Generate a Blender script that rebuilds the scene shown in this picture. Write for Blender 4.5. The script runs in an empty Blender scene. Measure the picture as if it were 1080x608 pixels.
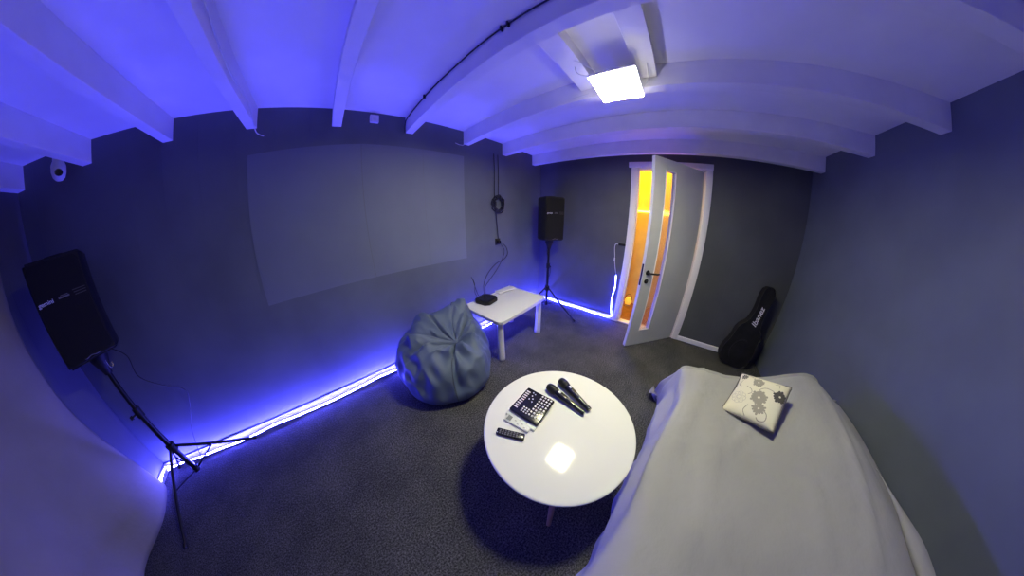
import bpy, bmesh, math, random
from mathutils import Vector, Matrix, noise
PI = math.pi
S = bpy.context.scene
COL = S.collection
random.seed(7)

# ------------------------------------------------------------------ camera
CAM = Vector((-2.633, -1.739, 1.339))
yaw, pitch, roll = math.radians(41.695), math.radians(-20.533), math.radians(-0.475)
F = Vector((math.cos(yaw)*math.cos(pitch), math.sin(yaw)*math.cos(pitch), math.sin(pitch)))
R0 = Vector((math.sin(yaw), -math.cos(yaw), 0)); U0 = R0.cross(F)
R1 = R0*math.cos(roll)+U0*math.sin(roll); U1 = R1.cross(F)
cd = bpy.data.cameras.new('camera'); cam = bpy.data.objects.new('camera', cd); COL.objects.link(cam)
cam.matrix_world = Matrix(((R1.x, U1.x, -F.x, CAM.x), (R1.y, U1.y, -F.y, CAM.y), (R1.z, U1.z, -F.z, CAM.z), (0, 0, 0, 1)))
cd.type = 'PANO'; cd.sensor_width = 36; cd.sensor_fit = 'HORIZONTAL'; cd.clip_start = 0.01
cd.panorama_type = 'FISHEYE_LENS_POLYNOMIAL'        # a 360 camera's stereographic view
cd.fisheye_fov = 2*PI
for i, k in enumerate((-4.04072536e-03, 1.53944265e-01, -1.67063018e-03, -1.28070239e-04, 3.57979193e-06)):
    setattr(cd, 'fisheye_polynomial_k%d' % i, -k)
S.camera = cam

# ------------------------------------------------------------------ world, exposure
W = bpy.data.worlds.new('world'); S.world = W; W.use_nodes = True
W.node_tree.nodes['Background'].inputs[0].default_value = (0.25, 0.3, 0.6, 1)
W.node_tree.nodes['Background'].inputs[1].default_value = 0.02
vs = S.view_settings
vs.view_transform = 'Standard'; vs.look = 'None'; vs.gamma = 1; vs.use_curve_mapping = False
vs.exposure = 0.0
S.cycles.use_denoising = True
S.cycles.max_bounces = 10; S.cycles.diffuse_bounces = 6
S.cycles.sample_clamp_indirect = 8
LAMP_POWER = 185.0          # white panel under the beams
LED_POWER = 640.0            # blue light strip on the floor
HALL_POWER = 38.0            # orange lamps in the hallway

# ------------------------------------------------------------------ materials
def mat(name, col, rough=.6, metal=0, emit=None, estr=0, spec=.5, sheen=0):
    m = bpy.data.materials.new(name); m.use_nodes = True
    b = m.node_tree.nodes['Principled BSDF']
    b.inputs['Base Color'].default_value = (*col, 1); b.inputs['Roughness'].default_value = rough
    b.inputs['Metallic'].default_value = metal; b.inputs['Specular IOR Level'].default_value = spec
    if sheen: b.inputs['Sheen Weight'].default_value = sheen
    if emit: b.inputs['Emission Color'].default_value = (*emit, 1); b.inputs['Emission Strength'].default_value = estr
    return m
def nodes(m): return m.node_tree.nodes, m.node_tree.links, m.node_tree.nodes['Principled BSDF']
def add_noise(m, c1, c2, scale, detail=4, bump=0, bscale=None, lo=.35, hi=.65, dist=.01):
    N, L, b = nodes(m)
    tc = N.new('ShaderNodeTexCoord'); n = N.new('ShaderNodeTexNoise')
    n.inputs['Scale'].default_value = scale; n.inputs['Detail'].default_value = detail
    L.new(tc.outputs['Object'], n.inputs['Vector'])
    r = N.new('ShaderNodeValToRGB'); r.color_ramp.elements[0].color = (*c1, 1); r.color_ramp.elements[1].color = (*c2, 1)
    r.color_ramp.elements[0].position = lo; r.color_ramp.elements[1].position = hi
    L.new(n.outputs['Fac'], r.inputs['Fac']); L.new(r.outputs['Color'], b.inputs['Base Color'])
    if bump:
        n2 = N.new('ShaderNodeTexNoise'); n2.inputs['Scale'].default_value = bscale or scale; n2.inputs['Detail'].default_value = 5
        L.new(tc.outputs['Object'], n2.inputs['Vector'])
        bp = N.new('ShaderNodeBump'); bp.inputs['Strength'].default_value = bump; bp.inputs['Distance'].default_value = dist
        L.new(n2.outputs['Fac'], bp.inputs['Height']); L.new(bp.outputs['Normal'], b.inputs['Normal'])
    return m
M = {}
def wall_mat(name, c, axis, step=.2):
    """painted boards: faint mottling, shallow grooves every board"""
    m = mat(name, c, .55, spec=.35); N, L, b = nodes(m)
    add_noise(m, tuple(x*.9 for x in c), tuple(x*1.1 for x in c), 2.2, 5)
    tc = N.new('ShaderNodeTexCoord'); sp = N.new('ShaderNodeSeparateXYZ'); L.new(tc.outputs['Object'], sp.inputs[0])
    f = N.new('ShaderNodeMath'); f.operation = 'PINGPONG'; L.new(sp.outputs[axis], f.inputs[0]); f.inputs[1].default_value = step/2
    mr = N.new('ShaderNodeMapRange'); L.new(f.outputs[0], mr.inputs[0]); mr.inputs[1].default_value = 0; mr.inputs[2].default_value = .004
    bp = N.new('ShaderNodeBump'); bp.inputs['Strength'].default_value = .35; bp.inputs['Distance'].default_value = .003
    L.new(mr.outputs[0], bp.inputs['Height']); L.new(bp.outputs['Normal'], b.inputs['Normal'])
    return m
SLATE = (.130, .146, .168)
M['wall_x'] = wall_mat('slate_wall_paint', SLATE, 'X', .25)
M['wall_y'] = wall_mat('slate_wall_paint_boards', (.095, .10, .105), 'Y', .2)
M['wall_r'] = add_noise(mat('slate_right_wall', SLATE, .5, spec=.35), (.118, .135, .16), (.135, .155, .182), 3)
M['white_paint'] = add_noise(mat('white_ceiling_paint', (.87, .85, .84), .6), (.85, .83, .82), (.89, .87, .86), 4)
M['beam'] = add_noise(mat('white_beam_paint', (.85, .83, .82), .5), (.82, .8, .79), (.87, .85, .84), 6, bump=.15, bscale=20, dist=.003)
M['trim'] = mat('white_trim', (.84, .82, .82), .4)
M['door'] = add_noise(mat('pale_grey_door', (.6, .61, .62), .4), (.58, .59, .6), (.63, .64, .64), 3)
M['carpet'] = mat('dark_grey_carpet', (.03, .03, .033), .95, spec=.15)
def carpet():
    m = M['carpet']; N, L, b = nodes(m); tc = N.new('ShaderNodeTexCoord')
    a = N.new('ShaderNodeTexNoise'); a.inputs['Scale'].default_value = 110; a.inputs['Detail'].default_value = 6; a.inputs['Roughness'].default_value = .7
    c = N.new('ShaderNodeTexNoise'); c.inputs['Scale'].default_value = 3.5; c.inputs['Detail'].default_value = 8; c.inputs['Roughness'].default_value = .65
    for n in (a, c): L.new(tc.outputs['Object'], n.inputs['Vector'])
    r1 = N.new('ShaderNodeValToRGB'); r1.color_ramp.elements[0].color = (.032, .032, .030, 1); r1.color_ramp.elements[0].position = .42
    r1.color_ramp.elements[1].color = (.21, .21, .197, 1); r1.color_ramp.elements[1].position = .68
    L.new(a.outputs['Fac'], r1.inputs['Fac'])
    r2 = N.new('ShaderNodeValToRGB'); r2.color_ramp.elements[0].color = (.72, .72, .74, 1); r2.color_ramp.elements[0].position = .38
    r2.color_ramp.elements[1].color = (1.2, 1.19, 1.16, 1); r2.color_ramp.elements[1].position = .72
    L.new(c.outputs['Fac'], r2.inputs['Fac'])
    mx = N.new('ShaderNodeMix'); mx.data_type = 'RGBA'; mx.blend_type = 'MULTIPLY'; mx.inputs[0].default_value = 1
    L.new(r1.outputs['Color'], mx.inputs[6]); L.new(r2.outputs['Color'], mx.inputs[7]); L.new(mx.outputs[2], b.inputs['Base Color'])
    bp = N.new('ShaderNodeBump'); bp.inputs['Strength'].default_value = .6; bp.inputs['Distance'].default_value = .004
    L.new(a.outputs['Fac'], bp.inputs['Height']); L.new(bp.outputs['Normal'], b.inputs['Normal'])
carpet()
M['screen'] = add_noise(mat('grey_screen_paint', (.165, .186, .235), .6), (.158, .178, .225), (.173, .195, .245), 2.5)
M['curtain'] = add_noise(mat('grey_curtain_cloth', (.30, .28, .18), .95, spec=.1), (.28, .265, .165), (.33, .31, .2), 2.5, bump=.25, bscale=9, dist=.02)
M['sheet'] = add_noise(mat('light_grey_sheet', (.33, .33, .32), .85, sheen=.1), (.315, .315, .305), (.35, .35, .335), 3, bump=.6, bscale=8, dist=.015)
M['black_plastic'] = add_noise(mat('black_plastic', (.011, .011, .010), .55, spec=.3), (.009, .009, .009), (.014, .014, .013), 30, bump=.15, bscale=300, dist=.001)
M['grille'] = mat('speaker_grille', (.011, .011, .010), .75, spec=.2)
M['black_metal'] = mat('black_metal', (.012, .012, .013), .35, .3)
M['black_gloss'] = mat('black_gloss', (.012, .012, .014), .18)
M['silver'] = mat('silver_metal', (.6, .6, .62), .25, 1)
M['white_ink'] = mat('white_print', (.75, .75, .78), .5)
M['grey_ink'] = mat('grey_print', (.16, .16, .17), .5)
M['table_gloss'] = mat('glossy_white_table', (.8, .8, .75), .075)
M['white_plastic'] = mat('white_plastic', (.78, .77, .76), .35)
M['off_white'] = mat('off_white_plastic', (.7, .71, .66), .4)
M['wood'] = add_noise(mat('brown_wood', (.42, .25, .13), .45), (.36, .2, .1), (.5, .31, .17), 14)
M['vinyl'] = add_noise(mat('slate_blue_vinyl', (.105, .14, .21), .6, spec=.4), (.095, .128, .195), (.115, .15, .225), 4, bump=.25, bscale=12, dist=.015)
M['gig'] = add_noise(mat('black_nylon', (.01, .01, .012), .75, spec=.3), (.008, .008, .01), (.014, .014, .017), 10)
M['cable'] = mat('black_cable', (.008, .008, .009), .5)
M['white_cable'] = mat('white_cable', (.7, .7, .7), .5)
M['led'] = mat('blue_led_strip', (.5, .55, .8), .4, emit=(.07, .066, 1), estr=LED_POWER)
M['led_thin'] = mat('thin_blue_led_strip', (.5, .55, .8), .4, emit=(.03, .04, 1), estr=LED_POWER*.5)
M['trim_dark'] = mat('grey_trim', (.3, .3, .31), .5)
M['led_back'] = mat('strip_backing', (.7, .7, .75), .5)
M['panel'] = mat('lit_panel_diffuser', (.9, .9, .9), .5, emit=(1, .97, .60), estr=LAMP_POWER)
M['hall_led'] = mat('orange_led', (.9, .6, .2), .4, emit=(1, .55, .05), estr=14)
M['hall_wall'] = add_noise(mat('ochre_hallway_wall', (.75, .5, .2), .6), (.7, .45, .17), (.8, .55, .24), 3)
M['hall_floor'] = add_noise(mat('brown_hallway_floor', (.25, .09, .03), .5), (.2, .07, .02), (.3, .12, .05), 10)
M['glass'] = mat('milky_glass', (.95, .93, .9), .25)
M['glass'].node_tree.nodes['Principled BSDF'].inputs['Transmission Weight'].default_value = .92
M['glass'].node_tree.nodes['Principled BSDF'].inputs['IOR'].default_value = 1.1
M['clear'] = mat('clear_glass', (.95, .9, .85), .05)
M['clear'].node_tree.nodes['Principled BSDF'].inputs['Transmission Weight'].default_value = 1

# ------------------------------------------------------------------ mesh helpers
def link(name, bm, m, parent=None, smooth=False, mods=None):
    me = bpy.data.meshes.new(name); bm.normal_update(); bm.to_mesh(me); bm.free()
    o = bpy.data.objects.new(name, me); COL.objects.link(o)
    for x in (m if isinstance(m, (list, tuple)) else [m]): me.materials.append(x)
    if smooth:
        me.polygons.foreach_set('use_smooth', [True]*len(me.polygons))
        if smooth != 'all':
            try: me.set_sharp_from_angle(angle=math.radians(40))
            except Exception: pass
    if parent: o.parent = parent
    return o
def tag(o, label, cat, group=None):
    o['label'] = label; o['category'] = cat
    if group: o['group'] = group
    return o
def thing(name, label, cat, loc=(0, 0, 0), rz=0, group=None):
    o = bpy.data.objects.new(name, None); COL.objects.link(o); o.location = loc; o.rotation_euler = (0, 0, rz)
    o.empty_display_size = .05
    return tag(o, label, cat, group)
def struct(o, label=None):
    o['kind'] = 'structure'
    if label: o['label'] = label
    return o
def box(bm, lo, hi, bev=0, seg=2, mtx=None):
    r = bmesh.ops.create_cube(bm, size=1)
    vs_ = r['verts']
    for v in vs_:
        v.co = Vector([lo[i] + (v.co[i]+.5)*(hi[i]-lo[i]) for i in range(3)])
    if bev:
        es = list({e for v in vs_ for e in v.link_edges})
        q = bmesh.ops.bevel(bm, geom=es, offset=bev, segments=seg, affect='EDGES', profile=.5)
        vs_ = list({v for f in q['faces'] for v in f.verts} | {v for v in vs_ if v.is_valid})
    if mtx is not None: bmesh.ops.transform(bm, matrix=mtx, verts=vs_)
    return bm
def mbox(lo, hi, bev=0, seg=2, mtx=None):
    return box(bmesh.new(), lo, hi, bev, seg, mtx)
def cone(bm, a, b, r0, r1, n=16, caps=True):
    a, b = Vector(a), Vector(b); d = (b-a).normalized()
    u = d.orthogonal().normalized(); w = d.cross(u)
    rings = []
    for p, r in ((a, r0), (b, r1)):
        rings.append([bm.verts.new(p+(u*math.cos(t)+w*math.sin(t))*r) for t in [2*PI*i/n for i in range(n)]])
    for i in range(n):
        bm.faces.new((rings[0][i], rings[0][(i+1) % n], rings[1][(i+1) % n], rings[1][i]))
    if caps: bm.faces.new(rings[0][::-1]); bm.faces.new(rings[1])
    return bm
def lathe(bm, prof, n=32, c=(0, 0, 0), mtx=None):
    rings = []; c = Vector(c); new = []
    for r, z in prof:
        if r < 1e-5: rings.append([bm.verts.new(c+Vector((0, 0, z)))])
        else: rings.append([bm.verts.new(c+Vector((r*math.cos(2*PI*i/n), r*math.sin(2*PI*i/n), z))) for i in range(n)])
        new += rings[-1]
    for A, B in zip(rings, rings[1:]):
        for i in range(n):
            j = (i+1) % n
            if len(A) == 1 and len(B) == 1: continue
            if len(A) == 1: bm.faces.new((A[0], B[j], B[i]))
            elif len(B) == 1: bm.faces.new((A[i], A[j], B[0]))
            else: bm.faces.new((A[i], A[j], B[j], B[i]))
    bmesh.ops.recalc_face_normals(bm, faces=bm.faces)
    if mtx is not None: bmesh.ops.transform(bm, matrix=mtx, verts=new)
    return bm
def spline(pts, sub=6, closed=False):
    P = [Vector(p) for p in pts]; out = []; n = len(P)
    for i in range(n-1):
        p0, p1, p2, p3 = P[max(i-1, 0)], P[i], P[i+1], P[min(i+2, n-1)]
        for k in range(sub):
            t = k/sub
            out.append(.5*((2*p1)+(p2-p0)*t+(2*p0-5*p1+4*p2-p3)*t*t+(3*p1-p0-3*p2+p3)*t**3))
    out.append(P[-1]); return out
def tube(bm, pts, r, n=8, sub=6):
    P = spline(pts, sub) if sub > 1 else [Vector(p) for p in pts]
    rings = []; u = None
    for i, p in enumerate(P):
        d = (P[min(i+1, len(P)-1)]-P[max(i-1, 0)]).normalized()
        u = (d.orthogonal() if u is None else (u-d*u.dot(d))).normalized(); w = d.cross(u)
        rr = r(i/(len(P)-1)) if callable(r) else r  # radius may vary
        rings.append([bm.verts.new(p+(u*math.cos(2*PI*k/n)+w*math.sin(2*PI*k/n))*rr) for k in range(n)])
    for A, B in zip(rings, rings[1:]):
        for k in range(n): bm.faces.new((A[k], A[(k+1) % n], B[(k+1) % n], B[k]))
    bm.faces.new(rings[0][::-1]); bm.faces.new(rings[-1])
    return bm
def prism(bm, poly, z0, z1, mtx=None, bev=0):
    a = [bm.verts.new((x, y, z0)) for x, y in poly]; b = [bm.verts.new((x, y, z1)) for x, y in poly]
    n = len(poly); fs = [bm.faces.new(a[::-1]), bm.faces.new(b)]
    for i in range(n): fs.append(bm.faces.new((a[i], a[(i+1) % n], b[(i+1) % n], b[i])))
    vs_ = a+b
    if bev:
        es = list({e for f in fs[:2] for e in f.edges})
        q = bmesh.ops.bevel(bm, geom=es, offset=bev, segments=3, affect='EDGES')
        vs_ = list({v for f in bm.faces for v in f.verts})
    bmesh.ops.recalc_face_normals(bm, faces=bm.faces)
    if mtx is not None: bmesh.ops.transform(bm, matrix=mtx, verts=vs_)
    return bm
def rrect(w, h, r, n=6):
    p = []
    for cx, cy, a0 in ((w/2-r, h/2-r, 0), (-w/2+r, h/2-r, PI/2), (-w/2+r, -h/2+r, PI), (w/2-r, -h/2+r, 1.5*PI)):
        for i in range(n+1):
            a = a0+PI/2*i/n; p.append((cx+r*math.cos(a), cy+r*math.sin(a)))
    return p
def grid(bm, nu, nv, fn, closed_u=False):
    V = [[bm.verts.new(fn(i/(nu if closed_u else nu-1), j/(nv-1))) for j in range(nv)] for i in range(nu)]
    for i in range(nu if closed_u else nu-1):
        for j in range(nv-1):
            A, B = V[i], V[(i+1) % nu]
            bm.faces.new((A[j], B[j], B[j+1], A[j+1]))
    return V
def text(name, body, size, m, mtx, parent, shear=0, ext=.0008, bold=0):
    c = bpy.data.curves.new(name, 'FONT'); c.body = body; c.size = size; c.extrude = ext; c.shear = shear
    c.align_x = 'CENTER'; c.align_y = 'CENTER'; c.offset = bold
    o = bpy.data.objects.new(name, c); COL.objects.link(o)
    bpy.context.view_layer.update()
    me = bpy.data.meshes.new_from_object(o.evaluated_get(bpy.context.evaluated_depsgraph_get()))
    bpy.data.objects.remove(o)
    me.name = name; me.transform(mtx); me.materials.clear(); me.materials.append(m)
    o = bpy.data.objects.new(name, me); COL.objects.link(o); o.parent = parent
    return o
def basis(o, x, y, z):
    """matrix with columns x y z and origin o"""
    x, y, z, o = map(Vector, (x, y, z, o))
    return Matrix(((x.x, y.x, z.x, o.x), (x.y, y.y, z.y, o.y), (x.z, y.z, z.z, o.z), (0, 0, 0, 1)))
def sstep(a, b, x):
    t = min(1, max(0, (x-a)/(b-a))); return t*t*(3-2*t)

# ------------------------------------------------------------------ room shell
L_, W_, ZC, ZB = 4.9, 3.34, 2.283, 2.139
struct(link('floor', mbox((-L_, -W_, -.06), (0, 0, 0)), M['carpet']))
struct(link('ceiling', mbox((-L_-.1, -W_-.1, ZC), (.1, .1, ZC+.06)), M['white_paint']))
struct(link('wall_back', mbox((-L_-.1, 0, 0), (.1, .1, ZC)), M['wall_x']))
struct(link('wall_front', mbox((-L_-.1, -W_-.1, 0), (.1, -W_, ZC)), M['wall_r']))
struct(link('wall_left', mbox((-L_-.1, -W_, 0), (-L_, 0, ZC)), M['wall_y']))
DY0, DY1, DH = -1.405, -2.175, 2.03          # clear door opening
bm = bmesh.new()
box(bm, (0, DY0, 0), (.1, 0, ZC)); box(bm, (0, -W_, 0), (.1, DY1, ZC)); box(bm, (0, DY1, DH), (.1, DY0, ZC))
struct(link('wall_right', bm, M['wall_y']))
# skirting boards
def skirting(name, lo, hi):
    struct(link(name, mbox(lo, hi, .003), M['trim_dark'], smooth=True))
skirting('baseboard_back', (-L_, -.014, 0), (-.014, 0, .062))
skirting('baseboard_left', (-L_, -W_, 0), (-L_+.014, -.014, .062))
bm = bmesh.new(); box(bm, (-.014, DY0+.07, 0), (0, 0, .062), .003)
struct(link('baseboard_right', bm, M['trim'], smooth=True))
bm = bmesh.new(); box(bm, (-.014, -3.13, 0), (0, DY1-.07, .062), .003)
struct(link('baseboard_door_side', bm, M['trim'], smooth=True))

# ------------------------------------------------------------------ ceiling beams
beams = [(-.185, 'white ceiling beam nearest the door wall'),
         (-.805, 'white ceiling beam second from the door wall, just behind the lit panel'),
         (-1.375, 'white ceiling beam beside the lit panel, braced by two short boards'),
         (-1.985, 'white ceiling beam with a black cable running along it'),
         (-2.565, 'white ceiling beam seen end-on above the screen, no cable on it'),
         (-3.145, 'white ceiling beam with a thin pale wire hanging from its wall end'),
         (-3.705, 'white ceiling beam right of the one beside the dome camera'),
         (-4.295, 'white ceiling beam just right of the white dome camera'),
         (-4.865, 'white ceiling beam in the far left corner along the curtain wall')]
for x, lab in beams:
    o = link('ceiling_beam', mbox((x-.035, -W_, ZB), (x+.035, 0, ZC), .002, 1), M['beam'])
    tag(o, lab, 'beam', 'white ceiling beams')
# short boards across between two beams, the panel hangs from them
for y0, y1, lab in ((-1.36, -1.25, 'short white board across the beams, nearer the screen wall'),
                    (-1.71, -1.6, 'short white board across the beams, farther from the screen wall')):
    tag(link('cross_board', mbox((-1.95, y0, 2.20), (-1.41, y1, ZC), .002, 1), M['beam']), lab, 'board', 'short boards between two beams')

# ------------------------------------------------------------------ hallway behind the door
bm = bmesh.new()
box(bm, (.84, -3.0, 0), (.95, -.5, 2.45)); box(bm, (.1, -3.1, 0), (1.05, -3.0, 2.45)); box(bm, (.1, -.5, 0), (1.05, -.4, 2.45))
box(bm, (.1, -3.0, 2.40), (.95, -.5, 2.45))
struct(link('wall_hallway', bm, M['hall_wall']))
struct(link('floor_hallway', mbox((0, -3.0, -.06), (.95, -.5, 0)), M['hall_floor']))
bm = bmesh.new(); tube(bm, [(.825, -2.2, 1.56), (.825, -.7, 1.56)], .012, 8, 1)
tag(link('hallway_light_strip', bm, M['hall_led'], smooth=True), 'bright yellow light strip across the hallway wall', 'light strip')
def area(name, loc, rot, sx, sy, power, col):
    l = bpy.data.lights.new(name, 'AREA'); l.shape = 'RECTANGLE'; l.size = sx; l.size_y = sy; l.energy = power; l.color = col
    o = bpy.data.objects.new(name, l); COL.objects.link(o); o.location = loc; o.rotation_euler = rot; return o
area('hallway_ceiling_light', (.5, -1.3, 2.38), (0, 0, 0), .5, .9, HALL_POWER, (1, .68, .02))
t = thing('hallway_night_lamp', 'small glowing glass lantern on the hallway floor beyond the door', 'lamp', (.70, -1.425, 0))
bm = bmesh.new(); lathe(bm, [(0, 0), (.055, 0), (.06, .01), (.05, .025), (0, .025)], 20); link('base', bm, M['wood'], t, True)
bm = bmesh.new(); lathe(bm, [(.045, .026), (.058, .06), (.056, .1), (.035, .14), (0, .15)], 20)
link('globe', bm, mat('amber_globe', (.9, .55, .15), .3, emit=(1, .55, .05), estr=.7), t, True)
bm = bmesh.new(); tube(bm, [(0, .06*math.cos(a), .1+.1*math.sin(a)) for a in [PI*i/8 for i in range(9)]], .004, 6, 3)
link('handle', bm, M['black_metal'], t, True)

# ------------------------------------------------------------------ door
d1 = bpy.data.objects.new('door_1', None); COL.objects.link(d1); d1.location = (0, (DY0+DY1)/2, 0); d1['kind'] = 'structure'
c = -(DY0+DY1)/2
def part_world(name, bm, m, root, smooth=False):
    bmesh.ops.translate(bm, vec=-root.location, verts=bm.verts); return link(name, bm, m, root, smooth)
bm = bmesh.new()
box(bm, (-.018, DY0, 0), (0, DY0+.072, 2.03), .003); part_world('door_casing', bm, M['trim'], d1, True)
bm = bmesh.new(); box(bm, (-.018, DY1-.072, 0), (0, DY1, 2.03), .003); part_world('door_casing', bm, M['trim'], d1, True)
bm = bmesh.new(); box(bm, (-.024, DY1-.075, 2.03), (0, DY0+.105, 2.095), .003); part_world('head_casing', bm, M['trim'], d1, True)
bm = bmesh.new(); box(bm, (0, DY0-.022, 0), (.1, DY0, 2.03)); box(bm, (0, DY1, 0), (.1, DY1+.022, 2.03)); box(bm, (0, DY1, 2.005), (.1, DY0, 2.03))
part_world('door_jamb', bm, M['trim'], d1)
bm = bmesh.new(); box(bm, (-.005, DY1, 0), (.1, DY0, .012), .003); part_world('threshold', bm, M['trim'], d1, True)
leaf_a = math.radians(136.9)
lf = bpy.data.objects.new('door_leaf', None); 
HX, HY = -.03, -2.148
def leaf_m():
    return Matrix.Translation((HX, HY, .012)) @ Matrix.Rotation(leaf_a, 4, 'Z')
LW, LH, LT = .75, 1.985, .038
GS0, GS1, GZ0, GZ1 = .466, .602, .20, 1.87
bm = bmesh.new()    # solid leaf with a tall slot, local x along width, y thickness
box(bm, (0, -LT, 0), (GS0, 0, LH)); box(bm, (GS1, -LT, 0), (LW, 0, LH))
box(bm, (GS0, -LT, 0), (GS1, 0, GZ0)); box(bm, (GS0, -LT, GZ1), (GS1, 0, LH))
bmesh.ops.remove_doubles(bm, verts=bm.verts, dist=.0001)
lf.matrix_world = Matrix()
me = bpy.data.meshes.new('door_leaf'); bmesh.ops.transform(bm, matrix=leaf_m(), verts=bm.verts)
bmesh.ops.translate(bm, vec=-d1.location, verts=bm.verts)
bpy.data.objects.remove(lf)
leaf = link('door_leaf', bm, M['door'], d1)
def leaf_part(name, bm, m, smooth=True):
    bmesh.ops.transform(bm, matrix=Matrix.Translation(-d1.location) @ leaf_m(), verts=bm.verts)
    return link(name, bm, m, leaf, smooth)
leaf_part('glass_pane', mbox((GS0, -.022, GZ0), (GS1, -.016, GZ1)), M['glass'], False)
bm = bmesh.new()
for y0, y1 in ((0, .006), (-LT-.006, -LT)):
    box(bm, (GS0-.007, y0, GZ0-.007), (GS0, y1, GZ1+.007)); box(bm, (GS1, y0, GZ0-.007), (GS1+.007, y1, GZ1+.007))
    box(bm, (GS0, y0, GZ0-.007), (GS1, y1, GZ0)); box(bm, (GS0, y0, GZ1), (GS1, y1, GZ1+.007))
leaf_part('glass_bead', bm, M['trim'], False)
bm = bmesh.new()
for sgn, y in ((1, 0), (-1, -LT)):
    cone(bm, (.69, y, .875), (.69, y+sgn*.008, .875), .026, .025, 24); cone(bm, (.69, y, .875), (.69, y+sgn*.045, .875), .009, .009, 12)
    tube(bm, [(.69, y+sgn*.042, .875), (.655, y+sgn*.048, .873), (.60, y+sgn*.048, .868), (.565, y+sgn*.044, .868)], .009, 8, 4)
leaf_part('door_handle', bm, M['black_metal'])
bm = bmesh.new()
for sgn, y in ((1, 0), (-1, -LT)):
    cone(bm, (.69, y, .785), (.69, y+sgn*.008, .785), .025, .024, 24); box(bm, (.684, y, .765), (.696, y+sgn*.012, .79))
leaf_part('lock_cylinder', bm, M['black_metal'])
bm = bmesh.new(); cone(bm, (.69, 0, .79), (.69, .0125, .79), .009, .009, 16); leaf_part('key_plug', bm, M['silver'])
leaf_part('lock_plate', mbox((LW, -.03, .74), (LW+.002, -.008, .96)), M['black_metal'], False)
for z in (.25, 1.72):
    bm = bmesh.new(); cone(bm, (0.0, -LT-.004, z-.045), (0.0, -LT-.004, z+.045), .008, .008, 12); box(bm, (0, -LT-.003, z-.045), (.03, -LT, z+.045))
    leaf_part('hinge', bm, M['silver'])

# ------------------------------------------------------------------ lit panel under the beams
PX0, PX1, PY0, PY1, PZ = -1.655, -1.405, -1.62, -1.395, 2.085
t = thing('ceiling_panel_lamp', 'lit white square panel lamp hung below the beams', 'lamp', ((PX0+PX1)/2, (PY0+PY1)/2, PZ))
hw, hh = (PX1-PX0)/2, (PY1-PY0)/2
bm = mbox((-hw-.004, -hh-.004, .012), (hw+.004, hh+.004, .03), .003)
for x0, x1, y0, y1 in ((-hw-.004, -hw, -hh-.004, hh+.004), (hw, hw+.004, -hh-.004, hh+.004), (-hw, hw, -hh-.004, -hh), (-hw, hw, hh, hh+.004)):
    box(bm, (x0, y0, -.001), (x1, y1, .013))
link('housing', bm, M['white_plastic'], t, True)
link('added_glow_rim', mbox((-hw-.006, -hh-.006, .003), (hw+.006, hh+.006, .014), .002), mat('added_rim_glow', (.9, .9, .9), .5, emit=(1, .97, .85), estr=22), t)  # glowing rim added to brighten the ceiling and beams around the panel
link('diffuser', mbox((-hw, -hh, .001), (hw, hh, .010)), M['panel'], t)
for pts in ([(-hw, hh*.6, .03), (-hw-.03, hh+.03, .1), (-hw-.06, hh+.1, .13)], [(-hw+.02, hh, .03), (-hw, hh+.06, .06), (-hw+.01, hh+.08, .125)],
            [(hw-.03, -hh, .03), (hw-.05, -hh-.04, .07), (-.02, -hh-.05, .12)]):
    bm = bmesh.new(); tube(bm, pts, .0025, 6, 5); link('hanging_wire', bm, M['white_cable'], t, True)

# ------------------------------------------------------------------ small things on the ceiling
t = thing('dome_camera', 'small white dome camera hanging beside the corner beams at far left', 'camera', (-4.43, -.09, 0))
bm = bmesh.new(); cone(bm, (0, 0, ZC), (0, 0, 2.17), .028, .032, 20); link('mount', bm, M['white_plastic'], t, True)
bm = bmesh.new(); lathe(bm, [(0, 2.175), (.035, 2.17), (.042, 2.15), (.042, 2.115), (.034, 2.085), (.02, 2.07), (0, 2.066)], 24); link('housing', bm, M['white_plastic'], t, True)
bm = bmesh.new()
d = (CAM-Vector((-4.43, -.09, 2.115))).normalized(); p = Vector((0, 0, 2.115))
cone(bm, p+d*.03, p+d*.046, .024, .018, 20); link('lens', bm, M['black_gloss'], t, True)
t = thing('motion_sensor', 'small white square sensor box high on the screen wall between two beams', 'sensor', (-2.285, 0, 2.22))
link('sensor_body', mbox((-.035, -.03, -.032), (.035, 0, .032), .006), M['white_plastic'], t, True)
link('sensor_window', mbox((-.016, -.033, -.018), (.016, -.029, .006), .002), M['off_white'], t, True)
bm = bmesh.new()
tube(bm, [(-2.027, -.018, 2.13), (-2.03, -.03, 2.21), (-2.03, -.1, 2.245), (-2.028, -.5, 2.262), (-2.029, -.8, 2.258), (-2.028, -1.1, 2.266), (-2.028, -1.6, 2.26), (-2.028, -2.4, 2.265), (-2.028, -3.3, 2.26)], .0045, 8, 8)
for y in (-.4, -1.15, -1.19, -2.2): box(bm, (-2.038, y-.004, 2.25), (-2.02, y+.004, 2.276))
tag(link('beam_cable', bm, M['cable'], smooth=True), 'black cable clipped along the side of a ceiling beam', 'cable')
bm = bmesh.new(); tube(bm, [(-3.1, -1.6, 2.2), (-3.103, -1.0, 2.21), (-3.1, -.6, 2.165), (-3.104, -.25, 2.19), (-3.11, -.06, 2.12), (-3.10, -.02, 2.095), (-3.06, -.015, 2.075)], .004, 8, 6)
tag(link('beam_wire', bm, M['white_cable'], smooth=True), 'thin white wire sagging along a beam and curling at its end', 'wire')
bm = bmesh.new(); tube(bm, [(-1.52, -.02, 2.125), (-1.46, -.025, 2.115), (-1.415, -.06, 2.13), (-1.405, -.5, 2.165), (-1.405, -1.0, 2.16), (-1.41, -1.3, 2.17)], .003, 8, 6)
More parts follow.
